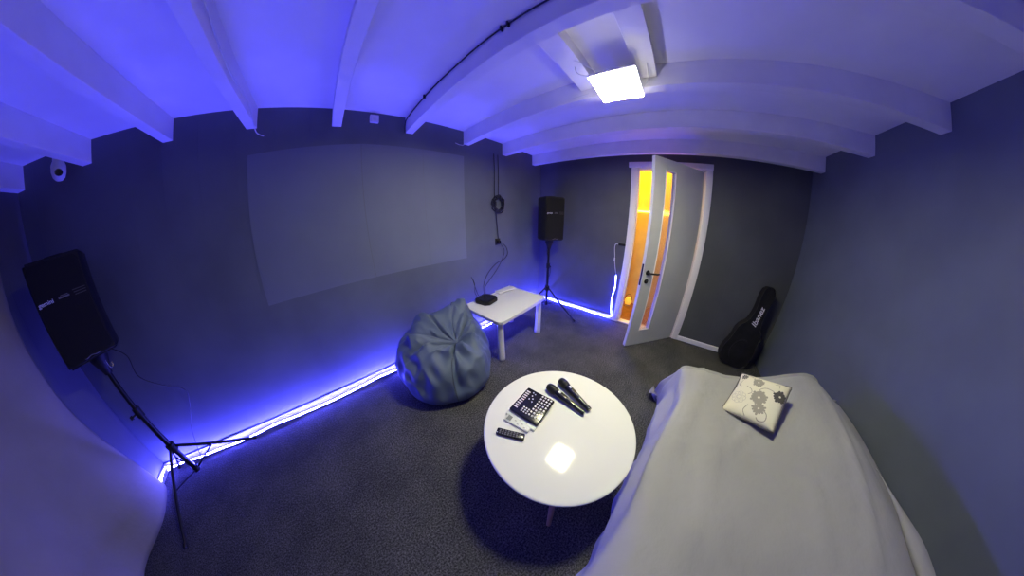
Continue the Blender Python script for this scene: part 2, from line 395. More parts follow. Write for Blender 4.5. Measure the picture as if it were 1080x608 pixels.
tag(link('thin_lamp_wire', bm, M['white_cable'], smooth=True), 'thin pale wire along the beam beside the lit panel', 'wire')

# ------------------------------------------------------------------ blue light strips
def strip(name, pts, lab, r=.0055, up_wall=False, lim=.35, m='led'):
    bm = bmesh.new(); tube(bm, pts, r, 8, 4)
    o = link(name, bm, [M[m], M['led_back']], smooth=True)
    lanes = {}                                     # a flat strip shines one way: up, or into the room where it climbs the wall
    for i, f in enumerate(o.data.polygons): lanes.setdefault(i % 8, []).append(f)
    for fs in lanes.values():
        nn = sum((f.normal for f in fs), Vector())/len(fs)
        for f in fs: f.material_index = 0 if (nn.z > lim or (up_wall and nn.x < -.35)) else 1
    return tag(o, lab, 'light strip', 'blue light strips along the skirting')
rnd = random.Random(3)
pts = [(-4.86+i*.2, -.055-rnd.random()*.012, .022+.012*math.sin(i*1.3)+rnd.random()*.01) for i in range(25)]
strip('led_light_strip', [p for p in pts if p[0] < -.06]+[(-.04, -.03, .03)], 'glowing blue light strip along the floor under the screen wall')
strip('led_light_strip', [(-.028, -.06-i*.16, .034+.008*math.sin(i*1.7)) for i in range(8)]+[(-.03, -1.25, .03), (-.032, -1.3, .05)], 'glowing blue light strip along the floor between corner speaker and door', r=.0042, lim=-.8, m='led_thin')
strip('led_light_strip', [(-.03, -1.315, .06), (-.03, -1.30, .12), (-.03, -1.28, .22), (-.03, -1.27, .36), (-.03, -1.285, .5), (-.03, -1.27, .66)], 'glowing blue light strip rising up the wall left of the door', r=.0048, up_wall=True, m='led_thin')
strip('led_light_strip', [(-4.83, -.04, .03), (-4.865, -.05, .05), (-4.87, -.12, .05), (-4.87, -.24, .03), (-4.875, -.36, .02)], 'glowing blue light strip curling round the corner behind the curtain')
t = thing('strip_controller', 'black strip controller with a white lead on the wall beside the door', 'controller', (0, -1.26, 1.07))
link('controller_box', mbox((-.02, -.075, -.014), (0, .02, .014), .003), M['black_plastic'], t, True)
bm = bmesh.new(); tube(bm, [(-.012, .02, 0), (-.02, .05, .0), (-.022, .06, -.05), (-.022, .045, -.15), (-.024, .04, -.2), (-.024, .02, -.3), (-.03, -.01, -.4)], .004, 8, 6)
link('lead', bm, M['white_cable'], t, True)
bm = bmesh.new(); cone(bm, (-.023, .042, -.18), (-.023, .04, -.22), .008, .008, 12); link('plug', bm, M['white_plastic'], t, True)

# ------------------------------------------------------------------ projection area on the wall
t = thing('projection_screen', 'pale grey projection sheet flat on the dark back wall', 'projection screen', (-2.3, -.001, 0))
q = [(-3.17, 1.96), (-2.36, 2.01), (-1.41, 2.01), (-1.43, .93), (-2.36, .945), (-3.23, .955)]
bm = bmesh.new(); prism(bm, [(x+2.3, z) for x, z in q], 0, .004, basis((0, 0, 0), (1, 0, 0), (0, 0, 1), (0, -1, 0)))
link('sheet', bm, M['screen'], t)
bm = bmesh.new(); box(bm, (-.085, -.0055, .945), (-.079, -.004, 2.005)); box(bm, (.44, -.005, .94), (.443, -.004, 2.005))
link('sheet_seam', bm, mat('seam_line', (.145, .16, .185), .6), t)

# ------------------------------------------------------------------ curtain on the left wall
def curtain_pt(u, v):
    y = -.19-.10*sstep(.05, .5, v)+.08*sstep(.6, 1, v)-u*(W_-.3); z = .01+v*(2.115)
    depth = .035+.10*(1-v)**2
    f = math.sin(y*9+1.2*noise.noise(Vector((y*1.4, v*1.2, 3))))*.5+.5
    x = -L_+.03+depth*(.45+.55*f)*(1-.85*math.exp(-u*60))
    x += .03*noise.noise(Vector((y*2, z*1.2, 5)))
    return (max(x, -L_+.03 if z < .09 else -L_+.006), y, z)
bm = bmesh.new(); grid(bm, 160, 60, curtain_pt)
o = link('curtain', bm, M['curtain'], smooth='all')
md = o.modifiers.new('t', 'SOLIDIFY'); md.thickness = .004; md.offset = 1
tag(o, 'floor-length grey cloth curtain covering the left wall behind the near speaker', 'curtain')

# ------------------------------------------------------------------ sofa under a grey sheet
SX0, SX1 = -1.29, -3.55
prof = [(-2.035, .015), (-2.015, .12), (-1.995, .28), (-1.975, .42), (-1.99, .478), (-2.06, .502), (-2.25, .505), (-2.45, .515),
        (-2.6, .55), (-2.74, .61), (-2.86, .67), (-2.94, .695), (-3.02, .69), (-3.08, .65), (-3.12, .6), (-3.2, .58), (-3.3, .57)]
pp = spline([(0, y, z) for y, z in prof], 5); NV = len(pp)
def sofa_pt(i, j, n_end, n_u):
    p = pp[j]; y, z = p.y, p.z
    if i < n_end:                         # hanging far end
        k = 1-i/n_end; x = SX0+.05*math.sin(k*PI/2)+.06*k*k
        kk = max(0, k-.1)/.9; zz = z*(1-kk)+.012*kk if k > .1 else z-(.02*(k/.1)**2)
        if k > .1: zz -= .02*(1-kk)
        z = max(.012, zz)
        x += .02*math.sin(y*22)*k
    else:
        u = (i-n_end)/(n_u-n_end-1); x = SX0+(SX1-SX0)*u
        z -= .02*math.exp(-u*40)
    y -= (.06+.07*sstep(.2, .45, z))*sstep(-2.15, -1.45, x)*sstep(-2.5, -2.2, y)
    if y > -2.25 and i >= n_end:
        wv = sstep(0, .12, (i-n_end)/(n_u-n_end))
        y += wv*(.02*sstep(.05, .3, z)*math.sin(z*26+x*3.2)+.011*math.sin(z*47-x*5))
    front = sstep(.47, .05, z)*(y > -2.12)
    if front:
        y += front*(.014*math.sin(x*11+1.5*math.sin(x*4))+.008*math.sin(x*29+1)+.005)+.03*front*noise.noise(Vector((x*2, z, 0)))
    w = .010*noise.noise(Vector((x*2.2, y*2.2, 1)))+.006*noise.noise(Vector((x*5, y*9, 4)))
    if y < -2.1: z += w
    # long creases running in from the front edge
    for cx, cy, ang, ln in ((-1.5, -2.2, 2.9, .55), (-2.1, -2.25, 3.0, .5), (-1.7, -2.5, 2.5, .3), (-2.4, -2.7, 3.1, .5), (-2.0, -2.9, 3.0, .6)):
        dx, dy = x-cx, y-cy; a = dx*math.cos(ang)+dy*math.sin(ang); b = -dx*math.sin(ang)+dy*math.cos(ang)
        z += .013*math.exp(-(b/.016)**2-(a/ln)**4)*(y < -2.06)
    return Vector((x, y, max(z, .01)))
t = thing('sofa', 'wide low sofa draped in a light grey sheet along the right wall', 'sofa', (-2.4, -2.65, 0))
bm = bmesh.new(); n_end, n_u = 22, 190
V = [[bm.verts.new(sofa_pt(i, j, n_end, n_u)-Vector((-2.4, -2.65, 0))) for j in range(NV)] for i in range(n_u)]
for i in range(n_u-1):
    for j in range(NV-1): bm.faces.new((V[i][j], V[i][j+1], V[i+1][j+1], V[i+1][j]))
bmesh.ops.recalc_face_normals(bm, faces=bm.faces)
o = link('sheet_cover', bm, M['sheet'], t, 'all')
md = o.modifiers.new('t', 'SOLIDIFY'); md.thickness = .004; md.offset = -1
# second fold of the sheet tucked along the top of the back
bm = bmesh.new()
def fold(u, v):
    x = -1.93-u*1.6; a = v*PI
    k = sstep(0, .25, u)
    return Vector((x+2.4, -3.03+.04*math.cos(a)*k-.01*math.sin(u*9)+2.65-.02, .69+(.035*math.sin(a)+.006*noise.noise(Vector((x*6, a, 2))))*k))
grid(bm, 60, 10, fold); o = link('tucked_sheet_fold', bm, M['sheet'], t, 'all')
md = o.modifiers.new('t', 'SOLIDIFY'); md.thickness = .004
bm = bmesh.new()     # pointed hem corner sticking out at the far front corner
grid(bm, 8, 8, lambda u, v: Vector((1.16+.16*u*(1-v)+.01*math.sin(v*6), .57+.07*u+.02*math.sin(u*5+v*3), .02+.10*v*(1-.5*u)+.02*u)))
o = link('sheet_corner', bm, M['sheet'], t, 'all'); md = o.modifiers.new('t', 'SOLIDIFY'); md.thickness = .003
# body under the sheet
bm = bmesh.new(); box(bm, (-1.1, -.36, .0), (1.0, .46, .41), .05, 3); box(bm, (-1.1, -.58, .06), (1.0, -.34, .56), .08, 3)
link('upholstered_body', bm, mat('dark_upholstery', (.08, .08, .09), .8), t, True)

# ------------------------------------------------------------------ cushion on the sofa
CC = Vector((-1.580, -2.515, .600)); az, tl, rot, cs = 1.924, .55, .677, .290
n = Vector((math.sin(tl)*math.cos(az), math.sin(tl)*math.sin(az), math.cos(tl)))
e = Vector((-math.sin(az), math.cos(az), 0)); g = n.cross(e)
cu = e*math.cos(rot)+g*math.sin(rot); cw = n.cross(cu)
t = thing('throw_pillow', 'cream square cushion with grey flower print lying on the sofa sheet', 'cushion', CC)
def cush(sgn):
    def fn(u, v):
        a, b = 2*u-1, 2*v-1
        s = cs/2; inset = 1-.06*(1-abs(a)**2)*(abs(b)**3)-.0
        ex = a*s*(1-.05*(1-b*b)*abs(a)**3*0-.05*(1-abs(b)**1.5)*(abs(a) > .98))
        th = .036*((1-a**4)*(1-b**4))**.55
        th += .004*noise.noise(Vector((a*2, b*2, sgn)))*(1-a*a)*(1-b*b)
        cr = 1-.035*(1-b*b)*abs(a)**4-.04*math.exp(-((b-.3)/.3)**2)*abs(a)**6*(a < 0); cq = 1-.035*(1-a*a)*abs(b)**4
        return cu*(a*s*cr)+cw*(b*s*cq)+n*(sgn*th)
    return fn
pm = mat('flower_print_cotton', (.70, .67, .50), .85); N, L, b = nodes(pm)
bm = bmesh.new(); grid(bm, 33, 33, cush(1)); grid(bm, 33, 33, cush(-1))
bmesh.ops.remove_doubles(bm, verts=bm.verts, dist=.0005); bmesh.ops.recalc_face_normals(bm, faces=bm.faces)
o = link('pillow_cover', bm, [pm], t, 'all')
bm = bmesh.new(); s = cs/2
edge = []
for a, b_ in [(x/10, -1) for x in range(-10, 10, 2)]+[(1, x/10) for x in range(-10, 10, 2)]+[(-x/10, 1) for x in range(-10, 10, 2)]+[(-1, -x/10) for x in range(-10, 11, 2)]:
    edge.append(cu*(a*s*(1-.035*(1-b_*b_)*abs(a)**4))+cw*(b_*s*(1-.035*(1-a*a)*abs(b_)**4)))
tube(bm, edge, .004, 6, 2); link('piping', bm, mat('dark_piping', (.12, .11, .1), .8), t, True)
# printed flowers: thin shapes following the cover
def on_cover(a, b_, lift=.0012):
    v = cush(1)((a+1)/2, (b_+1)/2); return v+n*lift
def printed(name, polys, m):
    bm = bmesh.new()
    for poly in polys:
        cx = sum(p[0] for p in poly)/len(poly); cy = sum(p[1] for p in poly)/len(poly)
        rings = []
        for k in (0, .5, 1):
            rings.append([bm.verts.new(on_cover(max(-.97, min(.97, cx+(p[0]-cx)*k)), max(-.97, min(.97, cy+(p[1]-cy)*k)))) for p in poly] if k else None)
        c0 = bm.verts.new(on_cover(cx, cy)); m_ = len(poly)
        for i in range(m_):
            bm.faces.new((c0, rings[1][i], rings[1][(i+1) % m_]))
            bm.faces.new((rings[1][i], rings[2][i], rings[2][(i+1) % m_], rings[1][(i+1) % m_]))
    return link(name, bm, m, t, 'all')
def petal(cx, cy, r0, r1, a, w):
    return [(cx+r*math.cos(a+k*w/r*.1)-0, cy+r*math.sin(a+k*w/r*.1)) for r, k in ((r0, -.5), (r0+(r1-r0)*.6, -1.6), (r1*.95, -1.2), (r1, 0), (r1*.95, 1.2), (r0+(r1-r0)*.6, 1.6), (r0, .5))]
def bloom(cx, cy, R, npet, w=.35):
    return [petal(cx, cy, R*.15, R*(.9+.1*math.sin(i*2.3)), 2*PI*i/npet, w*R*2.2) for i in range(npet)]
def line(pts, w):
    P = spline([(x, y, 0) for x, y in pts], 8); out = []
    for p, q_ in zip(P, P[1:]):
        d = (q_-p).normalized(); nn = Vector((-d.y, d.x, 0))*w
        out.append([(p+nn)[:2], (q_+nn)[:2], (q_-nn)[:2], (p-nn)[:2]])
    return out
ink_d = mat('dark_grey_flower_ink', (.07, .065, .06), .85); ink_m = mat('taupe_flower_ink', (.3, .28, .22), .85); ink_l = mat('pale_taupe_ink', (.48, .45, .37), .85)
# local frame of the pattern: a grows along cu, b along cw (mapped to the photo's corners below)
def AB(px, py):   # px: left->right, py: top->bottom of the cushion as photographed, 0..1
    return (2*px-1, 1-2*py)
def P_(l): return [AB(*q_) for q_ in l]
def B_(px, py, R, n_, w=.35): a, b_ = AB(px, py); return bloom(a, b_, R, n_, w)
printed('dark_flower', B_(.88, .36, .29, 13, .55), ink_d)
printed('dark_flower', B_(.12, .14, .16, 9, .5), ink_d)
printed('taupe_flower', B_(.42, .20, .25, 14, .5), ink_m)
printed('taupe_flower', B_(.54, .53, .34, 15, .5), ink_m)
printed('taupe_flower', B_(.62, .75, .28, 12, .5), ink_m)
ol = []
for i in range(8):
    a = 2*PI*i/8; cx, cy = .20+.085*math.cos(a), .66+.085*math.sin(a)
    ol += line(P_([(cx+.05*math.cos(k), cy+.05*math.sin(k)) for k in [2*PI*j/8 for j in range(9)]]), .009)
printed('outline_flower', ol, ink_l)
printed('vine', line(P_([(.75, .30), (.6, .28), (.5, .36), (.5, .5)]), .014)+line(P_([(.42, .75), (.38, .88), (.45, .97)]), .014)
        + line(P_([(.66, .74), (.78, .8), (.8, .92), (.7, .96), (.64, .92)]), .016)+line(P_([(.24, .36), (.34, .4), (.38, .48), (.33, .54)]), .012)
        + line(P_([(.12, .24), (.08, .36), (.14, .4)]), .012)+line(P_([(.14, .05), (.24, .08), (.34, .13)]), .012)+line(P_([(.72, .12), (.8, .1), (.82, .18)]), .01), ink_m)

# ------------------------------------------------------------------ round table
TC = Vector((-2.098, -1.57, 0)); TR, TZ = .369, .45
t = thing('round_coffee_table', 'round glossy white coffee table on splayed wooden legs', 'table', TC)
bm = bmesh.new(); lathe(bm, [(0, TZ-.02), (TR-.015, TZ-.02), (TR-.003, TZ-.014), (TR, TZ-.008), (TR-.001, TZ-.003), (TR-.005, TZ), (TR-.012, TZ), (TR-.03, TZ), (.02, TZ), (0, TZ)], 96); link('tabletop', bm, M['table_gloss'], t, 'all')
bm = bmesh.new(); lathe(bm, [(0, TZ-.045), (.14, TZ-.045), (.15, TZ-.02), (0, TZ-.02)], 32); link('leg_mount', bm, M['wood'], t, True)
for k in range(3):
    a = math.radians(-146.5+120*k); bm = bmesh.new()
    cone(bm, (.13*math.cos(a), .13*math.sin(a), TZ-.03), (.38*math.cos(a), .38*math.sin(a), 0.0), .021, .012, 20)
    for v in bm.verts: v.co.z = max(0, v.co.z)
    link('leg', bm, M['wood'], t, True)
# things on it
ua = 1.635; ux = Vector((math.cos(ua), math.sin(ua), 0)); uy = Vector((-math.sin(ua), math.cos(ua), 0))
t = thing('audio_mixer_box', 'white box under the black button mixer on round table', 'box', (-2.135, -1.405, TZ), ua)
link('box_body', mbox((-.085, -.083, 0), (.083, .087, .014), .004, 3), M['off_white'], t, True)
t = thing('button_mixer', 'black square audio mixer with rows of white buttons on round table', 'mixer', (-2.112, -1.407, TZ+.014), ua)
link('body', mbox((-.082, -.086, 0), (.082, .086, .018), .006, 3), M['black_gloss'], t, True)
zt = .018
# photo: upper-left edge carries tall faders, lower-right a block of small keys. local x+ = toward screen wall, local y+ = toward -x
def keys(pts, w, h, name='button', mm=None):
    for x, y in pts:
        link(name, mbox((x-w/2, y-h/2, zt-.001), (x+w/2, y+h/2, zt+.003), .001, 1), mm or M['white_ink'], t)
keys([(.062, -.058+.0145*j) for j in range(9)], .022, .007, 'fader')          # tall keys along the top edge
keys([(.026-.0145*i, .036+.0125*j) for i in range(3) for j in range(3)], .008, .007)
keys([(.022, -.062), (.03, -.045), (.034, -.02), (.018, -.03), (.036, -.066), (.012, -.012)], .006, .006)
keys([(-.018-.0165*i, -.072+.0185*j) for i in range(4) for j in range(8)], .009, .009)

t = thing('air_conditioner_remote', 'white remote control with small grey display on round table', 'remote control', (-2.226, -1.407, TZ), -1.439)
link('body', mbox((-.068, -.024, 0), (.068, .024, .013), .005, 3), M['off_white'], t, True)
link('display', mbox((-.058, -.016, .0125), (-.034, .016, .0138)), mat('lcd_grey', (.2, .21, .19), .3), t)
for i in range(4):
    for j in range(3): link('button', mbox((-.018+i*.018, -.015+j*.012, .0125), (-.008+i*.018, -.009+j*.012, .0142), .001, 1), mat('grey_button', (.4, .4, .38), .5) if (i+j) % 2 else M['off_white'], t)
t = thing('television_remote', 'slim black remote control on round table edge', 'remote control', (-2.296, -1.422, TZ), -1.116)
link('body', mbox((-.066, -.0175, 0), (.066, .0175, .016), .007, 3), M['black_gloss'], t, True)
for i in range(8):
    for j in range(3): link('button', mbox((-.052+i*.013, -.012+j*.0085, .0155), (-.044+i*.013, -.007+j*.0085, .0175), .001, 1), M['grey_ink'], t)
bm = bmesh.new(); cone(bm, (-.06, -.009, .0155), (-.06, -.009, .0172), .003, .003, 10); link('power_button', bm, M['white_ink'], t)

def microphone(p0, p1, lab):
    p0, p1 = Vector(p0), Vector(p1); d = (p1-p0); Lm = d.length; az_ = math.atan2(d.y, d.x)
    t = thing('microphone', lab, 'microphone', (p0.x, p0.y, TZ), az_, 'microphones on the round table')
    tilt = math.atan2(.022-.012, Lm)
    mt = Matrix.Translation((0, 0, .0255)) @ Matrix.Rotation(PI/2+tilt*1.0, 4, 'Y')
    def pr(p): return [(r, z) for r, z in p]
    bm = bmesh.new(); lathe(bm, [(0, 0), (.011, .0015), (.018, .007), (.0225, .018), (.0245, .032), (.0245, .046), (.0225, .058), (.0205, .066)], 24, mtx=mt); link('grille_head', bm, M['black_plastic'], t, True)
    bm = bmesh.new(); lathe(bm, [(.0248, .036), (.0254, .04), (.0248, .044), (.024, .044), (.024, .036)], 24, mtx=mt); link('grille_ring', bm, M['black_metal'], t, True)
    bm = bmesh.new(); lathe(bm, [(.0205, .064), (.021, .08), (.0195, .11), (.016, .17), (.0125, Lm-.02), (.0135, Lm-.012), (.0125, Lm), (0, Lm)], 24, mtx=mt); link('handle', bm, M['black_gloss'], t, True)
    bm = bmesh.new(); box(bm, (.080, -.007, .0430), (.096, .007, .0465), .001, 1); link('switch', bm, M['white_ink'], t)
    bm = bmesh.new(); box(bm, (.135, -.003, .035), (.165, .003, .0415)); link('marking', bm, M['grey_ink'], t)
    return t
microphone((-1.951, -1.392, 0), (-1.990, -1.640, 0), 'black cordless microphone lying nearer the mixer')
microphone((-1.868, -1.425, 0), (-1.955, -1.655, 0), 'black cordless microphone lying farther from the mixer')

# ------------------------------------------------------------------ low white children's table
KC = Vector((-1.263, -.433, 0)); ka = math.radians(1.35)
t = thing('low_plastic_table', 'low white plastic table with rounded corners and fat legs by the wall', 'table', KC, ka)
bm = bmesh.new(); prism(bm, rrect(.77, .55, .05), .445, .475, bev=.007); link('tabletop', bm, M['white_plastic'], t, True)
bm = bmesh.new()
for r in (0,):
    outer, inner = rrect(.77, .55, .05), rrect(.745, .525, .042); n_ = len(outer)
    for i in range(n_):
        j = (i+1) % n_
        vsx = [bm.verts.new((*p, z)) for p, z in ((outer[i], .472), (outer[j], .472), (outer[j], .479), (outer[i], .479), (inner[i], .479), (inner[j], .479), (inner[j], .474), (inner[i], .474))]
        bm.faces.new(vsx[0:4]); bm.faces.new((vsx[3], vsx[2], vsx[5], vsx[4])); bm.faces.new((vsx[4], vsx[5], vsx[6], vsx[7]))
bmesh.ops.remove_doubles(bm, verts=bm.verts, dist=.0001); link('raised_rim', bm, M['white_plastic'], t, True)
bm = bmesh.new(); box(bm, (-.33, -.22, .42), (.33, -.205, .446)); box(bm, (-.33, .205, .42), (.33, .22, .446)); box(bm, (-.335, -.22, .42), (-.32, .22, .446)); box(bm, (.32, -.22, .42), (.335, .22, .446))
link('apron', bm, M['white_plastic'], t)
for sx in (-1, 1):
    for sy in (-1, 1):
        bm = bmesh.new(); lathe(bm, [(0, .446), (.028, .446), (.029, .40), (.035, .12), (.037, .03), (.036, .005), (.032, 0), (0, 0)], 24, c=(sx*.325, sy*.215, 0)); link('leg', bm, M['white_plastic'], t, True)
# black set top box
t = thing('set_top_box', 'black flat octagonal media box at the corner of the low white table', 'media box', (-1.40, -.265, .476), math.radians(12))
octo = [(x*1.28, y*1.28) for x, y in ((.085, .045), (.055, .078), (-.055, .078), (-.085, .045), (-.085, -.045), (-.055, -.078), (.055, -.078), (.085, -.045))]
bm = bmesh.new(); prism(bm, octo, 0, .04, bev=.004); link('case', bm, M['black_plastic'], t, True)
bm = bmesh.new(); prism(bm, [(x*.75, y*.75) for x, y in octo], .039, .043, bev=.001); link('top_plate', bm, M['black_gloss'], t, True)
t = thing('white_network_box', 'flat white box lying at the back edge of the low white table', 'box', (-1.04, -.205, .476), math.radians(-4))
link('case', mbox((-.125, -.045, 0), (.125, .045, .022), .006, 3), M['white_plastic'], t, True)
link('lid_line', mbox((-.09, -.0505, .008), (.09, .0505, .0095)), M['grey_ink'], t)

# ------------------------------------------------------------------ cables and coil on the wall
t = thing('cable_coil', 'coil of black cable hanging on the wall above the low table', 'cable coil', (-.94, 0, 1.52))
bm = bmesh.new(); pts = []
for i in range(0, 24*6+1):
    a = 2*PI*i/24; rr = .082+.016*math.sin(i*.7)+.01*math.cos(i*.31)
    pts.append((rr*math.cos(a)+.006*math.sin(i*.13), -.012-.022*((i*.37) % 1), rr*1.05*math.sin(a)+.004*math.cos(i*.2)))
tube(bm, pts, .007, 6, 1); link('coiled_loops', bm, M['cable'], t, True)
bm = bmesh.new(); tube(bm, [(-.085, -.02, 0), (-.07, -.05, -.03), (-.05, -.03, -.08)], .006, 6, 4); box(bm, (-.075, -.045, -.02), (-.05, -.01, .03), .004); link('tie', bm, M['cable'], t, True)
t = thing('wall_socket', 'small dark wall socket with plugs below the hanging cable coil', 'socket', (-.95, 0, 1.06))
link('face_plate', mbox((-.04, -.012, -.04), (.04, 0, .04), .004), M['black_plastic'], t, True)
link('plug', mbox((-.02, -.045, -.02), (.02, -.012, .015), .006), M['black_gloss'], t, True)
def cord(name, pts, lab, r=.0045, group='black cords on the wall above the low table'):
    bm = bmesh.new(); tube(bm, pts, r, 6, 7); return tag(link(name, bm, M['cable'], smooth=True), lab, 'cord', group)
cord('power_cord', [(-.99, -.008, 2.12), (-.985, -.01, 1.9), (-.99, -.008, 1.65), (-.985, -.012, 1.5), (-.97, -.012, 1.35), (-.955, -.012, 1.2), (-.95, -.015, 1.1)], 'black cord dropping from the beams past the coil, left one')
cord('power_cord', [(-.925, -.008, 2.12), (-.92, -.01, 1.85), (-.93, -.01, 1.6)], 'black cord dropping from the beams into the coil, right one', .0035)
cord('power_cord', [(-.93, -.045, 1.05), (-.86, -.06, .99), (-.83, -.06, .9), (-.9, -.07, .84), (-1.05, -.07, .8), (-1.2, -.09, .72), (-1.3, -.12, .62), (-1.35, -.17, .53), (-1.37, -.195, .49)], 'black cord looping from the socket to the media box, upper one')
cord('power_cord', [(-.94, -.045, 1.04), (-.89, -.06, .94), (-.93, -.05, .82), (-1.05, -.06, .7), (-1.18, -.08, .62), (-1.27, -.1, .56), (-1.33, -.18, .5)], 'black cord looping from the socket to the media box, lower one', .0035)
cord('power_cord', [(-1.45, -.2, .5), (-1.46, -.15, .56), (-1.42, -.1, .65), (-1.43, -.06, .72), (-1.4, -.05, .66), (-1.41, -.12, .54), (-1.42, -.195, .495)], 'short black cord curling up behind the media box', .0035)

# ------------------------------------------------------------------ bean bag
BC = Vector((-2.07, -.435, 0)); PC = Vector((-2.01, -.57))
t = thing('bean_bag', 'slate blue vinyl bean bag slumped between the wall and low table', 'bean bag', BC)
brf = spline([(0, 0, .415), (0, .05, .428), (0, .13, .475), (0, .22, .485), (0, .31, .43), (0, .385, .32), (0, .42, .2), (0, .41, .09), (0, .36, .02), (0, .25, .004), (0, 0, .002)], 6)
creases = [(0.15, .07, .045, .7), (.95, .05, .03, .5), (1.75, .06, .05, .6), (2.5, .07, .03, .75), (3.2, .06, .05, .8), (3.75, .06, .03, .5), (4.35, .05, .06, 1.15), (4.95, .07, .022, .5), (5.6, .06, .035, .7)]
def bean(u, v):
    phi = 2*PI*u; k = v*(len(brf)-1); i = min(int(k), len(brf)-2); f = k-i
    p = brf[i].lerp(brf[i+1], f); rho, z = p.y, p.z
    tt = sstep(0, .55, v); cx = PC.x+(BC.x-PC.x)*tt; cy = PC.y+(BC.y-PC.y)*tt
    lob = 1+.04*math.sin(3*phi+.7)+.03*math.sin(5*phi+2)
    rho *= 1.04; x = cx+rho*lob*math.cos(phi); y = cy+rho*lob*math.sin(phi)*.95
    # tall tied corner at the back right
    def angd(a, b_): return (a-b_+PI) % (2*PI)-PI
    q_ = math.exp(-(angd(phi, .82)/.5)**2)*math.exp(-((v-.40)/.12)**2)
    z += .19*q_; x += .11*q_; y -= .03*q_
    q2 = math.exp(-(angd(phi, 1.75)/.4)**2)*math.exp(-((v-.36)/.13)**2); z += .12*q2
    q3 = math.exp(-(angd(phi, 2.7)/.5)**2)*math.exp(-((v-.42)/.15)**2); z += .03*q3
    z -= .03*math.exp(-(angd(phi, 4.2)/.7)**2)*math.exp(-((v-.3)/.2)**2)
    for a0, w, dep, reach in creases:
        a1 = a0+.5*(v-.2)*math.sin(a0*3); dd = math.exp(-(angd(phi, a1)/(w+.05*v))**2)*sstep(0, .08, v)*sstep(reach*.8, reach*.35, v)
        z -= dep*dd; x -= dep*.3*dd*math.cos(phi)*sstep(.3, .6, v); y -= dep*.3*dd*math.sin(phi)*sstep(.3, .6, v)
    nz = noise.noise(Vector((x*7, y*7, z*7)))*.016*sstep(.02, .15, v)*sstep(.95, .75, v)
    nz += (.5-abs(noise.noise(Vector((math.cos(phi+.5*math.sin(v*6))*2.3, math.sin(phi+.5*math.sin(v*6))*2.3, v*2.2+9)))*2.2))*.045*sstep(.04, .2, v)*sstep(.5, .26, v)
    nz += (abs(noise.noise(Vector((x*12+3, y*9, z*6))))-.2)*-.035*sstep(.02, .15, v)*sstep(.8, .5, v)
    z += nz; x += nz*math.cos(phi); y += nz*math.sin(phi)
    y = min(y, -.018); 
    return Vector((x, y, max(z, .002)))-BC
bm = bmesh.new(); grid(bm, 200, 110, lambda u, v: bean(u, v), closed_u=True)
bmesh.ops.remove_doubles(bm, verts=bm.verts, dist=.0005); bmesh.ops.recalc_face_normals(bm, faces=bm.faces)
link('bag_shell', bm, M['vinyl'], t, 'all')
bm = bmesh.new(); tube(bm, [bean(4.35/(2*PI), v)+Vector((0, 0, .001)) for v in [.3+.5*i/12 for i in range(13)]], .0035, 6, 2); link('seam', bm, mat('seam_thread', (.05, .06, .09), .6), t, True)
bm = bmesh.new(); lathe(bm, [(0, 0), (.016, 0), (.018, .004), (.01, .008), (0, .009)], 16, c=(PC.x-BC.x, PC.y-BC.y, .415)); link('centre_button', bm, M['vinyl'], t, True)

# ------------------------------------------------------------------ speakers on tripods
def speaker(loc, nrm_deg, lab, w=.30, h=.56, dp=.28):
    """loc: bottom centre of the front face; local -y is the front"""
    a = math.radians(nrm_deg)+PI/2
    t = thing('loudspeaker', lab, 'loudspeaker', loc, a, 'loudspeakers on tripods')
    # cabinet: tapered towards the back
    bm = bmesh.new(); poly = [(-w/2, .03), (-w/2+.012, 0), (w/2-.012, 0), (w/2, .03), (w/2-.004, dp*.7), (w/2-.05, dp), (-w/2+.05, dp), (-w/2+.004, dp*.7)]
    prism(bm, poly, 0, h, bev=.012); link('cabinet', bm, M['black_plastic'], t, True)
    bm = bmesh.new(); prism(bm, rrect(w-.035, h-.04, .03), 0, .008, basis((0, 0, h/2), (1, 0, 0), (0, 0, 1), (0, -1, 0)), bev=.003); g_ = link('grille', bm, M['grille'], t, True)
    zt_ = h*.63
    text('brand_lettering', 'gemini', .030, M['white_ink'], basis((-.088, -.0092, zt_), (1, 0, 0), (0, 0, 1), (0, -1, 0)), g_, bold=.0004)
    bm = bmesh.new(); box(bm, (-.022, -.0095, zt_-.004), (.036, -.008, zt_+.004)); box(bm, (-.01, -.0095, zt_+.008), (.03, -.008, zt_+.011)); link('model_plate', bm, M['grey_ink'], g_)
    bm = bmesh.new()
    for k, x0 in ((0, .056), (1, .06), (2, .064)): box(bm, (x0, -.0095, zt_+.014-.013*k), (.125, -.008, zt_+.018-.013*k))
    link('spec_print', bm, mat('faint_print', (.07, .07, .075), .5), g_)
    bm = bmesh.new(); box(bm, (-.05, .08, h-.001), (.05, .12, h+.014), .006); link('carry_handle', bm, M['black_plastic'], t, True)
    bm = bmesh.new(); tube(bm, [(-.06, -.003, .03), (-.03, -.006, .02), (0, -.006, .026), (.04, -.006, .02), (.08, -.004, .034)], .003, 6, 5); link('bottom_lip', bm, M['grey_ink'], t, True)
    bm = bmesh.new(); lathe(bm, [(0, -.13), (.024, -.13), (.03, -.1), (.055, -.03), (.06, .0), (0, .0)], 24, c=(0, .13, 0)); link('pole_socket', bm, M['black_plastic'], t, True)
    return t
